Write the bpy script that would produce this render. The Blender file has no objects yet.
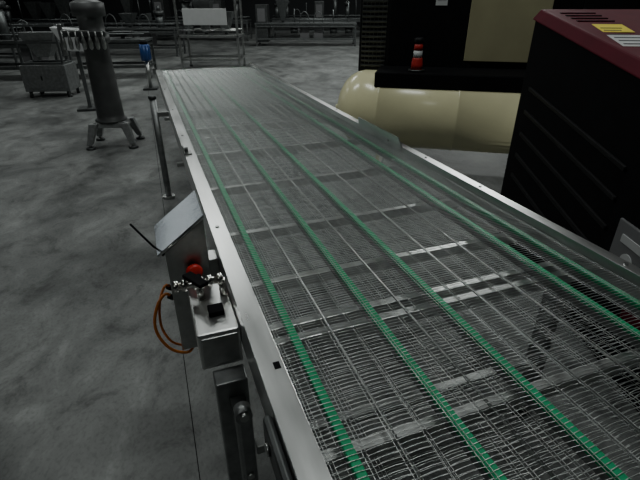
import bpy, bmesh, math, random
import numpy as np
from mathutils import Vector, Matrix, Euler
random.seed(7)
S=bpy.context.scene
# ------------------------------------------------------------ materials
def newmat(n):
    m=bpy.data.materials.new(n); m.use_nodes=True
    return m, m.node_tree, m.node_tree.nodes['Principled BSDF']
def mat(n,col,rough=.5,metal=0.0,var=.15,scale=8,bump=0.0,spec=.5,rvar=0.0,stretch=None,coat=0,emit=0):
    m,t,b=newmat(n); N=t.nodes; L=t.links
    tc=N.new('ShaderNodeTexCoord'); mp=N.new('ShaderNodeMapping')
    if stretch: mp.inputs['Scale'].default_value=stretch
    no=N.new('ShaderNodeTexNoise'); no.inputs['Scale'].default_value=scale; no.inputs['Detail'].default_value=5
    L.new(tc.outputs['Object'],mp.inputs[0]); L.new(mp.outputs[0],no.inputs['Vector'])
    r=N.new('ShaderNodeValToRGB')
    r.color_ramp.elements[0].position=.3; r.color_ramp.elements[1].position=.7
    r.color_ramp.elements[0].color=[c*(1-var) for c in col]+[1]
    r.color_ramp.elements[1].color=[min(1,c*(1+var)) for c in col]+[1]
    L.new(no.outputs['Fac'],r.inputs[0]); L.new(r.outputs[0],b.inputs['Base Color'])
    b.inputs['Roughness'].default_value=rough; b.inputs['Metallic'].default_value=metal
    b.inputs['Specular IOR Level'].default_value=spec
    b.inputs['Coat Weight'].default_value=coat
    if emit:
        b.inputs['Emission Color'].default_value=(.85,.95,1,1); b.inputs['Emission Strength'].default_value=emit
    if rvar:
        mr=N.new('ShaderNodeMapRange'); mr.inputs[3].default_value=max(.05,rough-rvar); mr.inputs[4].default_value=rough+rvar
        L.new(no.outputs['Fac'],mr.inputs[0]); L.new(mr.outputs[0],b.inputs['Roughness'])
    if bump:
        bp=N.new('ShaderNodeBump'); bp.inputs['Strength'].default_value=bump; bp.inputs['Distance'].default_value=.01
        L.new(no.outputs['Fac'],bp.inputs['Height']); L.new(bp.outputs[0],b.inputs['Normal'])
    return m
STEEL=mat('stainless',(.47,.48,.47),.34,1,.14,30,rvar=.08)
BRUSH=mat('brushed_stainless',(.68,.69,.68),.31,1,.12,20,rvar=.08,stretch=(1,.15,1))
POLISH=mat('polished_stainless',(.66,.67,.67),.16,1,.08,5,bump=.15,rvar=.06)
BAR=mat('dull_steel_bar',(.30,.31,.31),.5,1,.2,20)
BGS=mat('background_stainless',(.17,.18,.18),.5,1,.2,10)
WIRE=mat('belt_wire',(.50,.52,.51),.38,1,.15,40,rvar=.05)
DSTEEL=mat('dark_steel',(.09,.095,.095),.45,.8,.25,12)
COLM=mat('grey_cast_column',(.085,.088,.088),.5,.3,.2,6)
GREEN=mat('green_plastic',(.0,.33,.135),.45,0,.12,20,spec=.3)
BLACK=mat('black_paint',(.009,.009,.010),.5,0,.2,10,spec=.2)
MATTE=mat('matte_black',(.005,.005,.006),.8,0,.2,10,spec=.1)
CREAM=mat('cream_paint',(.80,.76,.48),.22,0,.04,4)
CREAM2=mat('cream_panel',(.32,.30,.18),.5,0,.06,4,spec=.3)
RED=mat('red_paint',(.080,.003,.012),.6,0,.1,6,spec=.12)
ESTOP=mat('red_button',(.62,.02,.012),.35,0,.03,6)
BRED=mat('bottle_red',(.45,.02,.015),.5,0,.05,6)
ORANGE=mat('orange_cable',(.75,.22,.03),.5,0,.05,6)
WHITE=mat('white_plastic',(.50,.51,.51),.5,0,.05,6)
YELLOW=mat('yellow_label',(.75,.62,.03),.5,0,.03,6)
GREY=mat('grey_panel',(.16,.16,.165),.5,0,.06,6)
BLUE=mat('blue_paint',(.02,.07,.24),.4,0,.1,6)
BRASS=mat('nickel_fitting',(.78,.76,.72),.22,1,.05,30)
INK=mat('label_ink',(.03,.03,.03),.6,0,.02,6)
GLOW=mat('added_glow_surface',(.5,.55,.6),.4,0,.05,2,emit=.8)  # emissive surface of the added panel that the control box lid reflects
WALLM=mat('wall_paint',(.03,.032,.034),.8,0,.1,.6)
CEILM=mat('ceiling_paint',(.07,.075,.08),.9,0,.1,.6)
def floor_mat():
    m,t,b=newmat('polished_concrete'); N=t.nodes; L=t.links
    tc=N.new('ShaderNodeTexCoord')
    mp=N.new('ShaderNodeMapping'); mp.inputs['Rotation'].default_value=(0,0,.6); mp.inputs['Scale'].default_value=(1,.75,1)
    L.new(tc.outputs['Object'],mp.inputs[0])
    def noise(sc,de,ro,di):
        n=N.new('ShaderNodeTexNoise'); n.inputs['Scale'].default_value=sc; n.inputs['Detail'].default_value=de
        n.inputs['Roughness'].default_value=ro; n.inputs['Distortion'].default_value=di
        L.new(mp.outputs[0],n.inputs['Vector']); return n
    n1=noise(1.1,8,.62,.5); n2=noise(3.4,10,.72,.4); n3=noise(60,3,.5,0)
    def ramp(src,stops):
        r=N.new('ShaderNodeValToRGB'); e=r.color_ramp.elements
        e[0].position=stops[0][0]; e[0].color=stops[0][1]; e[1].position=stops[-1][0]; e[1].color=stops[-1][1]
        for p,c in stops[1:-1]:
            x=e.new(p); x.color=c
        L.new(src.outputs['Fac'],r.inputs[0]); return r
    def mul(a,b_):
        mx=N.new('ShaderNodeMix'); mx.data_type='RGBA'; mx.blend_type='MULTIPLY'; mx.inputs[0].default_value=1
        L.new(a,mx.inputs[6]); L.new(b_,mx.inputs[7]); return mx.outputs[2]
    g=lambda v:(v,v,v,1)
    r1=ramp(n1,[(.36,(.085,.089,.087,1)),(.50,(.155,.161,.157,1)),(.66,(.235,.243,.236,1))])
    r2=ramp(n2,[(.36,g(.45)),(.47,g(.93)),(.54,g(1.05)),(.68,g(1.5))])
    r3=ramp(n3,[(.36,g(.82)),(.5,g(1))])
    o=mul(mul(r1.outputs[0],r2.outputs[0]),r3.outputs[0])
    L.new(o,b.inputs['Base Color'])
    mr=N.new('ShaderNodeMapRange'); mr.inputs[3].default_value=.35; mr.inputs[4].default_value=.7
    L.new(n2.outputs['Fac'],mr.inputs[0]); L.new(mr.outputs[0],b.inputs['Roughness'])
    b.inputs['Specular IOR Level'].default_value=.25
    return m
FLOORM=floor_mat()
# ------------------------------------------------------------ builder
class B:
    def __init__(s): s.bm=bmesh.new(); s.mats=[]
    def mi(s,m):
        if m not in s.mats: s.mats.append(m)
        return s.mats.index(m)
    def _fin(s,verts,m,smooth=False):
        k=s.mi(m); fs=set()
        for v in verts:
            for f in v.link_faces: fs.add(f)
        for f in fs: f.material_index=k; f.smooth=smooth
    def box(s,lo,hi,m,bev=0.0,rot=None,piv=None):
        c=[(a+b)/2 for a,b in zip(lo,hi)]; d=[abs(b-a) for a,b in zip(lo,hi)]
        r=bmesh.ops.create_cube(s.bm,size=1)['verts']
        bmesh.ops.scale(s.bm,vec=d,verts=r); bmesh.ops.translate(s.bm,vec=c,verts=r)
        if rot:
            p=Vector(piv if piv else c)
            bmesh.ops.rotate(s.bm,cent=p,matrix=Euler(rot).to_matrix(),verts=r)
        if bev>0:
            es=list({e for v in r for e in v.link_edges})
            q=bmesh.ops.bevel(s.bm,geom=es,offset=min(bev,min(d)*.45),segments=2,affect='EDGES',profile=.5)
            r=q['verts']
        s._fin(r,m); return s
    def cyl(s,a,b,r,m,r2=None,seg=20,cap=True):
        a=Vector(a);b=Vector(b);d=b-a
        M=Matrix.Translation((a+b)/2)@d.to_track_quat('Z','Y').to_matrix().to_4x4()
        q=bmesh.ops.create_cone(s.bm,cap_ends=cap,segments=seg,radius1=r,radius2=r if r2 is None else r2,depth=d.length,matrix=M)['verts']
        k=s.mi(m)
        for f in {f for v in q for f in v.link_faces}:
            f.material_index=k; f.smooth=len(f.verts)==4
        return s
    def tube(s,pts,r,m,seg=8):
        pts=[Vector(p) for p in pts]; rings=[]
        for i,p in enumerate(pts):
            t=(pts[min(i+1,len(pts)-1)]-pts[max(i-1,0)]).normalized()
            u=t.cross(Vector((0,0,1)))
            if u.length<.05: u=t.cross(Vector((0,1,0)))
            u.normalize(); w=t.cross(u)
            rings.append([s.bm.verts.new(p+r*(math.cos(2*math.pi*k/seg)*u+math.sin(2*math.pi*k/seg)*w)) for k in range(seg)])
        k=s.mi(m)
        for a,b in zip(rings,rings[1:]):
            for j in range(seg):
                f=s.bm.faces.new((a[j],a[(j+1)%seg],b[(j+1)%seg],b[j])); f.material_index=k; f.smooth=True
        for rg in (rings[0][::-1],rings[-1]):
            f=s.bm.faces.new(rg); f.material_index=k
        return s
    def lathe(s,prof,org,axis,m,seg=32):
        M=Matrix.Translation(org)@Vector(axis).to_track_quat('Z','Y').to_matrix().to_4x4()
        rings=[]; k=s.mi(m)
        for z,r in prof:
            rings.append([s.bm.verts.new(M@Vector((r*math.cos(2*math.pi*j/seg),r*math.sin(2*math.pi*j/seg),z))) for j in range(seg)])
        for a,b in zip(rings,rings[1:]):
            for j in range(seg):
                f=s.bm.faces.new((a[j],a[(j+1)%seg],b[(j+1)%seg],b[j])); f.material_index=k; f.smooth=True
        for rg in (rings[0][::-1],rings[-1]):
            f=s.bm.faces.new(rg); f.material_index=k
        return s
    def hexa(s,v,m,bev=0):
        q=[s.bm.verts.new(p) for p in v]; k=s.mi(m)
        fs=[s.bm.faces.new([q[i] for i in f]) for f in ((3,2,1,0),(4,5,6,7),(0,1,5,4),(1,2,6,5),(2,3,7,6),(3,0,4,7))]
        if bev:
            es=list({e for x in q for e in x.link_edges})
            r=bmesh.ops.bevel(s.bm,geom=es,offset=bev,segments=2,affect='EDGES',profile=.5); q=r['verts']
        s._fin(q,m); return s
    def obj(s,name,parent=None,loc=(0,0,0),rot=(0,0,0)):
        bmesh.ops.recalc_face_normals(s.bm,faces=s.bm.faces)
        me=bpy.data.meshes.new(name); s.bm.to_mesh(me); s.bm.free()
        for m in s.mats: me.materials.append(m)
        o=bpy.data.objects.new(name,me); S.collection.objects.link(o)
        o.location=loc; o.rotation_euler=rot
        if parent: o.parent=parent
        return o
def empty(name,loc=(0,0,0),rz=0):
    e=bpy.data.objects.new(name,None); e.empty_display_size=.2
    S.collection.objects.link(e); e.location=loc; e.rotation_euler=(0,0,rz); return e
def smooth_path(pts,n=6):
    P=[Vector(p) for p in pts]; P=[2*P[0]-P[1]]+P+[2*P[-1]-P[-2]]; out=[]
    for i in range(1,len(P)-2):
        a,b_,c_,d=P[i-1:i+3]
        for k in range(n):
            t=k/n
            out.append(.5*((2*b_)+(c_-a)*t+(2*a-5*b_+4*c_-d)*t*t+(3*b_-a-3*c_+d)*t**3))
    out.append(P[-2]); return out
# ------------------------------------------------------------ room
def slab(name,lo,hi,m):
    b=B(); b.box(lo,hi,m); return b.obj(name)
slab('floor',(-22,-8,-.2),(24,36,0),FLOORM)
slab('ceiling',(-22,-8,8),(24,36,8.2),CEILM)
slab('wall_back',(-22,36,0),(24,36.2,8),WALLM)
slab('wall_front',(-22,-8.2,0),(24,-8,8),WALLM)
slab('wall_left',(-22.2,-8,0),(-22,36,8),WALLM)
slab('wall_right',(24,-8,0),(24.2,36,8),WALLM)
gp=empty('lid_glow_panel_1',(-21.9,23,5.6))  # unseen glowing panel, added so the sloping lid reflects something bright
b=B(); b.box((-.04,-6,-1.5),(.0,6,1.5),GLOW); b.obj('glow_face',gp)
b=B()
for i in range(7): b.box((0,-6+i*2-.12,-1.5),(.08,-6+i*2+.12,1.5),DSTEEL)
for z in (-1.5,0,1.5): b.box((0,-6.05,z-.10),(.08,6.05,z+.10),DSTEEL)
b.obj('glow_bars',gp)  # bars added across the glowing panel, seen only in reflections
YAW=math.radians(20.33)
b=B()
b.box((-.07,-3,0),(-.066,16,.0008),MATTE); b.obj('floor_joint',None,(0,0,0),(0,0,YAW+math.radians(-.5)))
# ------------------------------------------------------------ conveyor
cv=empty('wire_mesh_conveyor',(0,0,0),YAW)
ZB=.895
Y0,Y1=-.55,6.95
XL,XR=.222,1.455
def belt_mesh():
    pitch=.0135; nl=17; rr=.00098
    xs=np.linspace(XL+.012,XR-.012,nl)
    pts=[(XL+.002,0)]
    for i,x in enumerate(xs):
        w=.0045
        pts+=[(x-w,0),(x-w,-1.10*pitch),(x+w,-1.10*pitch),(x+w,0)]
        if i<nl-1:
            d=xs[i+1]-x
            pts+=[(x+d*.35,.0016),(x+d*.65,.0016)]
    pts.append((XR-.002,0))
    P=np.array(pts); n=len(P)
    T=np.zeros_like(P); T[1:-1]=P[2:]-P[:-2]; T[0]=P[1]-P[0]; T[-1]=P[-1]-P[-2]
    T/=np.linalg.norm(T,axis=1)[:,None]+1e-9
    Nn=np.stack([-T[:,1],T[:,0]],1)
    ring=[]
    for cu,cz in ((1,0),(0,1),(-1,0),(0,-1)):
        ring.append(np.column_stack([P+Nn*cu*rr*1.2,np.full(n,cz*rr)]))
    V=np.stack(ring,1).reshape(-1,3)
    F=[]
    for i in range(n-1):
        for j in range(4):
            F.append((i*4+j,i*4+(j+1)%4,(i+1)*4+(j+1)%4,(i+1)*4+j))
    F=np.array(F)
    rows=int((Y1-Y0-.1)/pitch); allV=[];allF=[]
    rng=np.random.default_rng(3)
    for k in range(rows):
        v=V.copy(); v[:,1]+=Y0+.05+k*pitch
        ph=k*pitch
        v[:,2]+=.0012*np.sin(ph*9+v[:,0]*7)+.0004*rng.standard_normal()
        v[:,1]+=.0012*np.sin(v[:,0]*11+ph*3)
        allV.append(v); allF.append(F+k*len(V))
    V=np.concatenate(allV);F=np.concatenate(allF)
    me=bpy.data.meshes.new('belt')
    me.vertices.add(len(V)); me.vertices.foreach_set('co',V.astype(np.float32).ravel())
    me.loops.add(len(F)*4); me.loops.foreach_set('vertex_index',F.astype(np.int32).ravel())
    me.polygons.add(len(F)); me.polygons.foreach_set('loop_start',np.arange(0,len(F)*4,4,dtype=np.int32))
    me.update(calc_edges=True); me.validate()
    me.polygons.foreach_set('use_smooth',np.ones(len(F),dtype=bool))
    me.materials.append(WIRE); return me
bmsh=belt_mesh()
for nm,z in (('belt_top',ZB),('belt_return',ZB-.15)):
    o=bpy.data.objects.new(nm,bmsh); S.collection.objects.link(o); o.location=(0,0,z); o.parent=cv
b=B()
b.box((.155,Y0,.897),(.222,Y1,.903),BRUSH,.0015)
b.box((.155,Y0,.77),(.159,Y1,.8975),BRUSH)
b.box((.155,Y0,.77),(.185,Y1,.774),BRUSH)
b.box((.218,Y0,.87),(.222,Y1,.8975),BRUSH)
b.box((.194,.86,.9025),(.211,.885,.9045),MATTE)
for y in (.3,1.75,3.3,4.2,5.3,6.3): b.cyl((.185,y,.902),(.185,y,.908),.008,STEEL,seg=10)
b.box((.15,2.82,.90),(.20,2.90,.912),STEEL,.002); b.box((.15,2.84,.91),(.156,2.88,.955),STEEL,.002); b.cyl((.17,2.86,.91),(.17,2.86,.94),.012,DSTEEL)
b.box((.13,.50,.785),(.154,.75,.880),DSTEEL,.01)
b.cyl((.129,.69,.83),(.122,.69,.83),.016,STEEL)
b.obj('side_rail_near',cv)
b=B()
b.box((1.457,Y0,.80),(1.462,Y1,.925),BRUSH)
b.box((1.457,Y0,.922),(1.507,Y1,.928),BRUSH,.0015)
b.box((1.503,Y0,.895),(1.507,Y1,.9225),BRUSH)
for y in (.9,1.7,2.2,3.6,4.4,5.4,6.3): b.cyl((1.483,y,.927),(1.483,y,.933),.008,STEEL,seg=10)
b.hexa([(1.452,2.42,.91),(1.458,2.42,.91),(1.458,3.08,.91),(1.452,3.08,.91),(1.436,2.46,.985),(1.442,2.46,.985),(1.442,3.06,.985),(1.436,3.06,.985)],BRUSH)
b.cyl((1.456,2.6,.93),(1.44,2.6,.93),.008,STEEL,seg=10)
b.obj('side_rail_far',cv)
GX=(.285,.548,.782,1.235,1.375)
b=B()
for x in GX:
    b.box((x-.012,Y0+.02,ZB-.022),(x+.012,Y1-.05,ZB-.004),GREEN,.003)
b.obj('green_wear_strips',cv)
b=B()
for x in GX:
    b.box((x-.006,Y0+.02,ZB-.05),(x+.006,Y1-.05,ZB-.0225),BAR)
for x in (.40,.66,.93,1.08): b.cyl((x,Y0+.05,ZB-.018),(x,Y1-.05,ZB-.018),.004,STEEL,seg=8)
b.obj('strip_carriers',cv)
b=B()
for y in (.15,.62,1.03,1.10,1.36,1.78,2.35,3.0,3.7,4.4,5.1,5.8,6.4):
    b.box((.16,y-.015,ZB-.095),(1.456,y+.015,ZB-.051),STEEL,.002)
b.obj('cross_members',cv)
b=B()
for y in (Y0+.06,Y1-.06):
    b.cyl((.16,y,ZB-.075),(1.455,y,ZB-.075),.055,DSTEEL,seg=28)
b.obj('end_drums',cv)
b=B(); b.box((.155,Y1-.012,.80),(1.507,Y1,.90),BRUSH); b.box((.12,Y1-.06,.86),(.16,Y1-.01,.93),STEEL,.003); b.box((1.46,Y1-.05,.88),(1.50,Y1-.01,.95),STEEL,.003)
b.obj('end_plate',cv)
b=B()
for y in (1.08,4.46,6.5):
    for x in ((.06,1.42) if y==1.08 else (.35,1.36)):
        wd=.10 if y==1.08 and x<.2 else .05
        b.box((x-.01,y-.02,.05),(x-.01+wd,y+.05,.80 if x>.2 else .70),BAR,.004)
        b.cyl((x-.01+wd/2,y+.015,.0),(x-.01+wd/2,y+.015,.02),.05,DSTEEL); b.cyl((x-.01+wd/2,y+.015,.02),(x-.01+wd/2,y+.015,.06),.014,STEEL)
    b.box((.16,y,.30),(1.40,y+.04,.34),STEEL,.003)
    b.box((.16,y,.75),(1.457,y+.04,.80),STEEL,.003)
b.cyl((.035,4.46,.02),(.035,4.46,.96),.030,BAR,seg=20); b.cyl((.035,4.46,0),(.035,4.46,.02),.06,STEEL)
b.cyl((.035,4.46,.96),(.035,4.46,.99),.036,DSTEEL); b.box((.035,4.44,.80),(.158,4.48,.84),STEEL,.003)
b.box((.085,.93,.30),(.135,.97,.68),BAR,.012); b.cyl((.11,.93,.68),(.11,.97,.68),.025,BAR)
b.cyl((.11,.915,.69),(.11,.93,.69),.014,STEEL,seg=6); b.cyl((.11,.92,.42),(.11,.93,.42),.012,STEEL,seg=6)
b.box((.085,.95,.60),(.135,1.07,.64),DSTEEL,.003)
b.obj('legs',cv)
# ------------------------------------------------------------ control box
cb=empty('electrical_control_box',(0,0,0),YAW)
b=B()
b.hexa([(-.035,1.50,.50),(.115,1.50,.50),(.115,1.72,.50),(-.035,1.72,.50),(-.035,1.50,.955),(.115,1.50,1.065),(.115,1.72,1.065),(-.035,1.72,.955)],STEEL,.004)
b.box((.11,1.56,.78),(.153,1.64,.86),STEEL,.003)
b.obj('housing',cb)
b=B()
b.hexa([(-.058,1.485,.945),(.118,1.485,1.075),(.118,1.74,1.075),(-.058,1.74,.945),(-.062,1.485,.955),(.114,1.485,1.085),(.114,1.74,1.085),(-.062,1.74,.955)],POLISH,.002)
b.obj('sloping_lid',cb)
b=B()
b.cyl((.055,1.50,.875),(.055,1.488,.875),.020,MATTE); b.cyl((.055,1.488,.875),(.055,1.475,.875),.014,MATTE)
b.lathe([(0,.022),(.004,.030),(.014,.030),(.022,.024),(.026,.008)],(.055,1.476,.875),(0,-1,0),ESTOP)
b.obj('emergency_stop',cb)
b=B()
b.tube(smooth_path([(-.035,1.56,.72),(-.06,1.55,.75),(-.09,1.53,.73),(-.115,1.51,.67),(-.115,1.50,.61),(-.09,1.49,.55),(-.055,1.49,.51),(-.01,1.51,.48),(.02,1.54,.50)]),.006,ORANGE)
b.tube(smooth_path([(-.035,1.60,.74),(-.055,1.58,.77),(-.08,1.55,.74),(-.095,1.53,.68),(-.095,1.52,.61),(-.07,1.51,.55),(-.03,1.53,.50)]),.005,ORANGE)
b.cyl((-.035,1.56,.72),(-.05,1.555,.735),.011,MATTE); b.cyl((-.035,1.60,.74),(-.048,1.59,.755),.011,MATTE)
b.tube([(-.035,1.54,.93),(-.07,1.56,.955),(-.135,1.60,1.04)],.004,MATTE); b.cyl((-.036,1.54,.93),(-.05,1.55,.94),.012,MATTE)
b.obj('cables',cb)
# ------------------------------------------------------------ valve box
vb=empty('air_valve_box',(0,0,0),YAW)
b=B()
b.box((.02,1.14,.70),(.154,1.42,.84),BRUSH,.006)
b.box((.03,1.135,.715),(.145,1.142,.825),STEEL,.003)
b.obj('housing',vb)
b=B()
z=.905
b.cyl((-.02,1.34,z),(.14,1.34,z),.013,BRASS)
for x in (-.025,.002,.035,.085,.12): b.cyl((x,1.34,z),(x+.016,1.34,z),.023,BRASS,seg=6)
b.lathe([(0,.014),(.008,.022),(.03,.022),(.038,.014)],(.04,1.34,z),(1,0,0),BRASS)
b.cyl((.06,1.34,.84),(.06,1.34,z),.014,BRASS); b.cyl((.06,1.34,z),(.06,1.34,z+.03),.009,MATTE)
b.box((.03,1.26,z+.026),(.065,1.36,z+.040),MATTE,.004,rot=(0,0,.5))
b.cyl((.135,1.34,z),(.135,1.34,.84),.012,BRASS)
b.box((.07,1.22,.84),(.12,1.27,.858),MATTE,.003)
b.obj('ball_valve',vb)
# ------------------------------------------------------------ compressor on tank
RZ=math.radians(-13)
cp=empty('air_compressor',(.38,5.72,0),RZ)
b=B()
R=.41; zc=.66; TY=-.42; TX=-.08
prof=[(0,.02),(.012,.10),(.04,.20),(.09,.29),(.15,.35),(.22,.392),(.30,R)]
b.lathe(prof+[(.47,R),(.475,R+.006),(.50,R+.006),(.505,R),(1.3,R),(1.305,R+.005),(1.32,R+.005),(1.325,R),(2.35,R)]+[(2.65-z,r) for z,r in prof[::-1]],(TX,TY,zc),(1,0,0),CREAM,48)
b.cyl((TX-.02,TY,zc),(TX+.03,TY,zc),.03,CREAM)
for x in (.40,2.05):
    b.box((x,TY-.34,0),(x+.08,TY+.34,.03),DSTEEL,.004); b.box((x+.02,TY-.28,.02),(x+.06,TY+.28,.36),CREAM,.004)
b.obj('air_tank',cp)
b=B()
b.box((.10,-.16,.96),(2.55,.7,1.01),MATTE,.006)
b.box((.36,-.73,.94),(2.50,-.13,1.09),MATTE,.012)
for x in (.2,2.3):
    b.box((x,.45,0),(x+.06,.51,.96),DSTEEL,.004); b.box((x,-.06,0.9),(x+.06,.51,.96),DSTEEL,.004)
b.obj('base_frame',cp)
b=B()
b.box((.10,-.16,1.01),(1.35,.7,2.35),BLACK,.02)
b.box((1.352,-.14,1.01),(2.35,.7,2.35),MATTE,.02)
for i in range(24): b.box((.13,-.175,1.08+i*.05),(.40,-.155,1.098+i*.05),DSTEEL,rot=(.5,0,0))
for i in range(7): b.cyl((.13+i*.044,-.172,1.07),(.13+i*.044,-.172,2.3),.003,DSTEEL,seg=6)
b.box((.44,-.172,1.07),(1.30,-.158,2.3),MATTE,.004)
b.box((1.26,-.18,1.16),(2.05,-.145,2.3),CREAM2,.006)
b.box((.90,-.180,1.70),(1.02,-.173,1.86),WHITE); b.box((.915,-.182,1.75),(1.005,-.1795,1.76),INK); b.box((.915,-.182,1.80),(.99,-.1795,1.81),INK)
b.obj('compressor_housing',cp)
bt=empty('red_white_bottle',(1.01,5.0,1.091),0)  # a red and white bottle, not a lamp, on the compressor base
b=B()
b.lathe([(0,.085),(.02,.085)],(0,0,0),(0,0,1),DSTEEL)
b.lathe([(0.02,.060),(.07,.058),(.12,.052),(.13,.050)],(0,0,0),(0,0,1),BRED)
b.lathe([(.13,.046),(.20,.045)],(0,0,0),(0,0,1),WHITE)
b.lathe([(.20,.045),(.27,.043)],(0,0,0),(0,0,1),BRED)
b.lathe([(.27,.048),(.315,.048),(.325,.03)],(0,0,0),(0,0,1),BLACK)
b.obj('body',bt)
# ------------------------------------------------------------ big red machine
mg=empty('industrial_generator',(0,0,0),0)
x0,x1=1.5,2.75; ya,yb=1.15,3.5
def zt(y): return 1.44+.16*(y-2.0)
b=B()
b.hexa([(x0,ya,.12),(x1,ya,.12),(x1,yb,.12),(x0,yb,.12),(x0,ya,zt(ya)-.02),(x1,ya,zt(ya)-.02),(x1,yb,zt(yb)-.02),(x0,yb,zt(yb)-.02)],MATTE,.02)
b.box((x0+.03,ya+.03,0),(x1-.03,yb-.03,.13),MATTE)
b.obj('body',mg)
b=B()
e=.015
b.hexa([(x0-e,ya-e,zt(ya)-.05),(x1+e,ya-e,zt(ya)-.05),(x1+e,yb+e,zt(yb)-.05),(x0-e,yb+e,zt(yb)-.05),(x0+.03,ya,zt(ya)+.015),(x1,ya,zt(ya)+.015),(x1,yb,zt(yb)+.015),(x0+.03,yb,zt(yb)+.015)],RED,.01)
b.obj('hood',mg)
b=B()
for i in range(5):
    z=.45+i*.16
    b.box((x0-.012,2.1,z),(x0+.004,3.35,z+.03),BLACK,.006,rot=(math.radians(8),0,0))
b.box((x0-.012,1.35,.44),(x0+.004,2.02,.80),GREY,.006)
b.box((x0-.010,1.35,.36),(x0+.004,1.80,.43),RED,.004)
b.obj('side_louvres',mg)
b=B()
b.box((x0-.018,1.80,.70),(x0-.011,1.96,.74),WHITE); b.cyl((x0-.011,1.88,.62),(x0-.018,1.88,.62),.045,WHITE)
b.obj('stand_in_badge',mg)
def lab(nm,x,y,w,d,m,lines=3):
    b=B(); b.box((-w/2,-d/2,0),(w/2,d/2,.002),m)
    for i in range(lines): b.box((-w*.4,-d*.35+i*d*.28,.002),(w*(.1+.25*((i*7)%3)/2+.05),-d*.35+i*d*.28+d*.09,.003),INK)
    b.obj(nm,mg,(x,y,zt(y)+.016),(math.atan(.16),0,-.15))
lab('yellow_label',1.72,2.92,.17,.20,YELLOW,2); lab('white_label',1.68,2.63,.19,.24,WHITE,4)
b=B()
for i in range(4): 
    y=3.1+i*.08; b.box((1.60,y,zt(y)+.01),(1.83,y+.03,zt(y)+.022),MATTE,.003)
b.obj('hood_vents',mg)
# ------------------------------------------------------------ pillar stand
ps=empty('bottle_rinser_stand',(-2.8,6.10,0),.15)
b=B()
b.lathe([(0,.20),(.03,.20),(.035,.172),(.10,.168),(.35,.16),(.6,.155),(.95,.145),(.97,.18),(1.05,.18),(1.06,.145),(1.25,.145),(1.26,.19),(1.40,.19),(1.42,.145),(1.46,.05)],(0,0,.32),(0,0,1),COLM,28)
b.hexa([(-.22,-.18,.26),(.22,-.18,.26),(.22,.18,.26),(-.22,.18,.26),(-.20,-.16,.33),(.20,-.16,.33),(.20,.16,.33),(-.20,.16,.33)],BAR,.01)
for sx in (-1,1):
    for sy in (-1,1):
        b.hexa([(sx*.27-.035,sy*.23-.035,.06),(sx*.27+.035,sy*.23-.035,.06),(sx*.27+.035,sy*.23+.035,.06),(sx*.27-.035,sy*.23+.035,.06),
                (sx*.19-.055,sy*.15-.05,.32),(sx*.19+.055,sy*.15-.05,.32),(sx*.19+.055,sy*.15+.05,.32),(sx*.19-.055,sy*.15+.05,.32)],BAR,.006)
        x,y=sx*.27,sy*.23
        b.cyl((x,y,0),(x,y,.03),.06,DSTEEL); b.cyl((x,y,.03),(x,y,.07),.02,STEEL)
b.obj('column',ps)
b=B()
b.box((-.30,-.24,1.36),(.20,-.17,1.42),DSTEEL,.005); b.box((-.32,-.24,1.16),(-.28,-.18,1.5),STEEL,.004)
b.box((-.30,-.24,1.40),(.0,.0,1.43),STEEL,.003)
for i in range(7):
    x=-.28+i*.075; b.lathe([(0,.008),(.02,.022),(.07,.026),(.12,.02),(.15,.01),(.2,.01)],(x,-.25,1.22),(0,0,1),STEEL,12)
b.obj('nozzle_rack',ps)
# ------------------------------------------------------------ background stainless machinery
def frame(b,x0,x1,y0,y1,h,levels,m=STEEL,t=.05):
    for x in (x0,x1):
        for y in (y0,y1):
            b.box((x-t/2,y-t/2,.04),(x+t/2,y+t/2,h),m,.004); b.cyl((x,y,0),(x,y,.05),t*.8,DSTEEL,seg=12)
    for z in levels:
        b.box((x0,y0-t/2,z),(x1,y0+t/2,z+t),m,.003); b.box((x0,y1-t/2,z),(x1,y1+t/2,z+t),m,.003)
        b.box((x0-t/2,y0,z),(x0+t/2,y1,z+t),m,.003); b.box((x1-t/2,y0,z),(x1+t/2,y1,z+t),m,.003)
e=empty('feeder_cabinet',(-5.5,9.7,0),.1)
b=B(); b.box((-.43,-.3,.12),(.43,.3,.62),BAR,.01)
for x in (-.36,.36):
    for y in (-.24,.24): b.cyl((x,y,0),(x,y,.13),.03,DSTEEL,seg=10)
b.box((-.36,-.31,.18),(-.02,-.298,.56),BAR,.004); b.box((.02,-.31,.18),(.36,-.298,.56),BAR,.004); b.cyl((-.05,-.32,.34),(-.05,-.32,.42),.01,MATTE)
b.obj('cabinet',e)
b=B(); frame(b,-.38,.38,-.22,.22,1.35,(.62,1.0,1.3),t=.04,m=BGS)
b.hexa([(-.12,-.12,.75),(.12,-.12,.75),(.12,.12,.75),(-.12,.12,.75),(-.34,-.2,1.2),(.34,-.2,1.2),(.34,.2,1.2),(-.34,.2,1.2)],BAR,.004)
b.obj('hopper',e)
e=empty('discharge_chute',(-4.15,8.3,0),.3)
b=B(); b.hexa([(-.12,-.15,1.0),(.14,-.15,.98),(.14,.2,.98),(-.12,.2,1.0),(-.3,-.2,1.36),(.22,-.2,1.30),(.22,.25,1.30),(-.3,.25,1.36)],WHITE,.006)
b.box((-.03,0,.04),(.03,.06,1.0),BGS,.004); b.box((-.2,-.15,0),(.2,.2,.04),DSTEEL,.004)
b.obj('chute',e)
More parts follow.
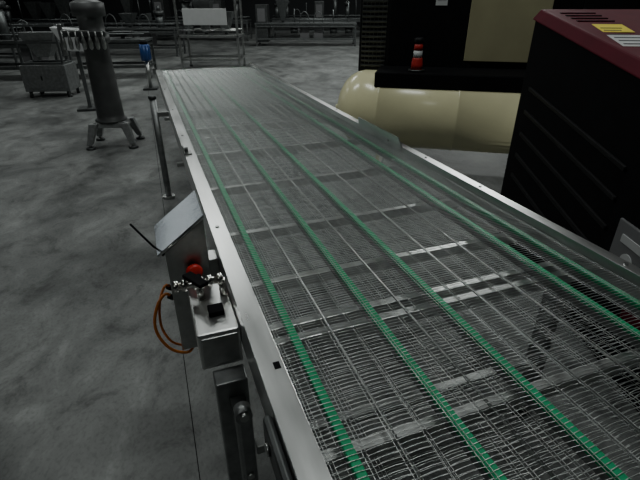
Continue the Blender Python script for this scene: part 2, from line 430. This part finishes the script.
def module(name,x,y,w,d,h,rz=0,seed=0,panel=None,fm=BGS,top=False):
    e=empty(name,(x,y,0),rz); rd=random.Random(seed)
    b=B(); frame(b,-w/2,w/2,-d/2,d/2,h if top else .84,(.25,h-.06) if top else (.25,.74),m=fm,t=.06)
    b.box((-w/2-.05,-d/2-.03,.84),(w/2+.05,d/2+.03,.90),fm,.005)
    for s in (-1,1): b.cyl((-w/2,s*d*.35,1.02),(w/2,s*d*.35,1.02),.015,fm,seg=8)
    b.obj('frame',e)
    b=B(); xx=-w/2+.2
    while xx<w/2-.15:
        k=rd.randint(0,5); hh=h*(.75+.3*rd.random())
        if k==0: 
            b.box((xx-.2,-d*.45,.15),(xx+.3,d*.4,hh),DSTEEL,.02); b.box((xx-.12,-d*.46,.95),(xx+.2,-d*.44,hh-.15),GREY,.005); xx+=.3
        elif k==1: b.cyl((xx,-.05,.90),(xx,-.05,hh-.1),.12,BGS); b.cyl((xx,-.05,hh-.1),(xx,-.05,hh+.05),.18,DSTEEL); b.cyl((xx,-.05,hh+.05),(xx,-.05,hh+.2),.06,BGS)
        elif k==2: b.cyl((xx-.15,-d*.3,.60),(xx+.15,-d*.3,.60),.10,DSTEEL); b.box((xx-.12,-d*.4,.45),(xx+.12,0,.51),DSTEEL,.004); b.cyl((xx,.1,.9),(xx,.1,hh),.025,BGS)
        elif k==3: b.box((xx-.2,-.25,.30),(xx+.2,.25,.76),GREY,.01); b.tube(smooth_path([(xx-.2,-.2,.9),(xx-.15,-.2,1.2),(xx,-.2,1.32),(xx+.15,-.2,1.2),(xx+.2,-.2,.9)],3),.02,BGS)
        elif k==4: b.hexa([(xx-.08,-.08,.95),(xx+.08,-.08,.95),(xx+.08,.08,.95),(xx-.08,.08,.95),(xx-.25,-.25,hh),(xx+.25,-.25,hh),(xx+.25,.25,hh),(xx-.25,.25,hh)],BGS,.006); b.cyl((xx,0,.88),(xx,0,.96),.05,DSTEEL)
        else: b.box((xx-.14,-d*.4,.9),(xx+.14,d*.2,1.2),BGS,.01); b.cyl((xx,0,1.2),(xx,0,hh),.04,BGS); b.box((xx-.1,-.12,hh-.1),(xx+.14,.1,hh+.05),DSTEEL,.01)
        xx+=.42+rd.random()*.25
    b.obj('fittings',e)
    if panel:
        b=B(); b.box(panel[0],panel[1],panel[2],.008); b.obj('panel',e)
    return e
module('labelling_machine',-3.05,13.9,1.6,.9,1.95,0,3,panel=((-.62,-.50,1.15),(.55,-.46,1.55),WHITE),fm=STEEL,top=True)
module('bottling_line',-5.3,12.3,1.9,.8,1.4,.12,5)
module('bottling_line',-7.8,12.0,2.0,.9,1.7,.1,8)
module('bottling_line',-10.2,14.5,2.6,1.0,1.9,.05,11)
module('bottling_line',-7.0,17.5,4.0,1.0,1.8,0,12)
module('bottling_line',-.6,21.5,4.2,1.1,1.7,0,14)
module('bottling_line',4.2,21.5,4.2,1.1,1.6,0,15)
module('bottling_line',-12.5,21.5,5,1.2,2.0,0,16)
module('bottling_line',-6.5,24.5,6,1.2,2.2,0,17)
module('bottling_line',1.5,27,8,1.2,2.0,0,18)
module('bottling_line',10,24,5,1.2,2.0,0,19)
e=empty('blue_motor',(-3.75,10.4,0),.2)
b=B(); b.cyl((0,0,.60),(0,0,.92),.10,BLUE); b.cyl((0,0,.92),(0,0,.98),.075,MATTE)
for k in range(10):
    a=k*math.pi/5; b.box((.095*math.cos(a)-.006,.095*math.sin(a)-.006,.63),(.095*math.cos(a)+.018,.095*math.sin(a)+.018,.9),BLUE)
b.box((-.15,-.15,0),(.15,.15,.04),DSTEEL,.004); b.cyl((0,0,.04),(0,0,.60),.04,STEEL)
b.obj('motor',e)
# ------------------------------------------------------------ lights
def fixture(x,y,pw,L=2.4,W=.5,z=6.6,col=(.95,1,.97)):
    e=empty('unseen_bay_light',(x,y,z))
    b=B(); b.box((-L/2-.05,-W/2-.05,.02),(L/2+.05,W/2+.05,.12),WHITE,.01)
    for s in (-1,1): b.cyl((s*L*.4,0,.12),(s*L*.4,0,7.95-z),.01,DSTEEL,seg=6)
    b.obj('housing',e)
    l=bpy.data.lights.new('lamp','AREA'); l.shape='RECTANGLE'; l.size=L; l.size_y=W; l.energy=pw; l.color=col
    o=bpy.data.objects.new('lamp',l); S.collection.objects.link(o); o.parent=e
for x,y,p in ((4.5,13,400),(-3.5,12,150),(-10,12,80),(11,13,160),(1,20,150),(-9,21,60),(9,21,120),(-3.5,5.5,110),(1.2,2.2,95),(-3,-3,45),(0,28,70)):  # all out of view; those near the camera added to brighten tank and belt
    fixture(x,y,p)
w=bpy.data.worlds.new('hall_ambient'); S.world=w; w.use_nodes=True
w.node_tree.nodes['Background'].inputs[0].default_value=(.6,.68,.7,1)
w.node_tree.nodes['Background'].inputs[1].default_value=.02
# ------------------------------------------------------------ camera
c=bpy.data.cameras.new('camera'); o=bpy.data.objects.new('camera',c); S.collection.objects.link(o)
o.location=(0,0,1.75); o.rotation_euler=(math.pi/2-math.atan(240/450),0,0)
c.sensor_width=36; c.lens=36*450/640; c.clip_start=.02; c.clip_end=200
S.camera=o
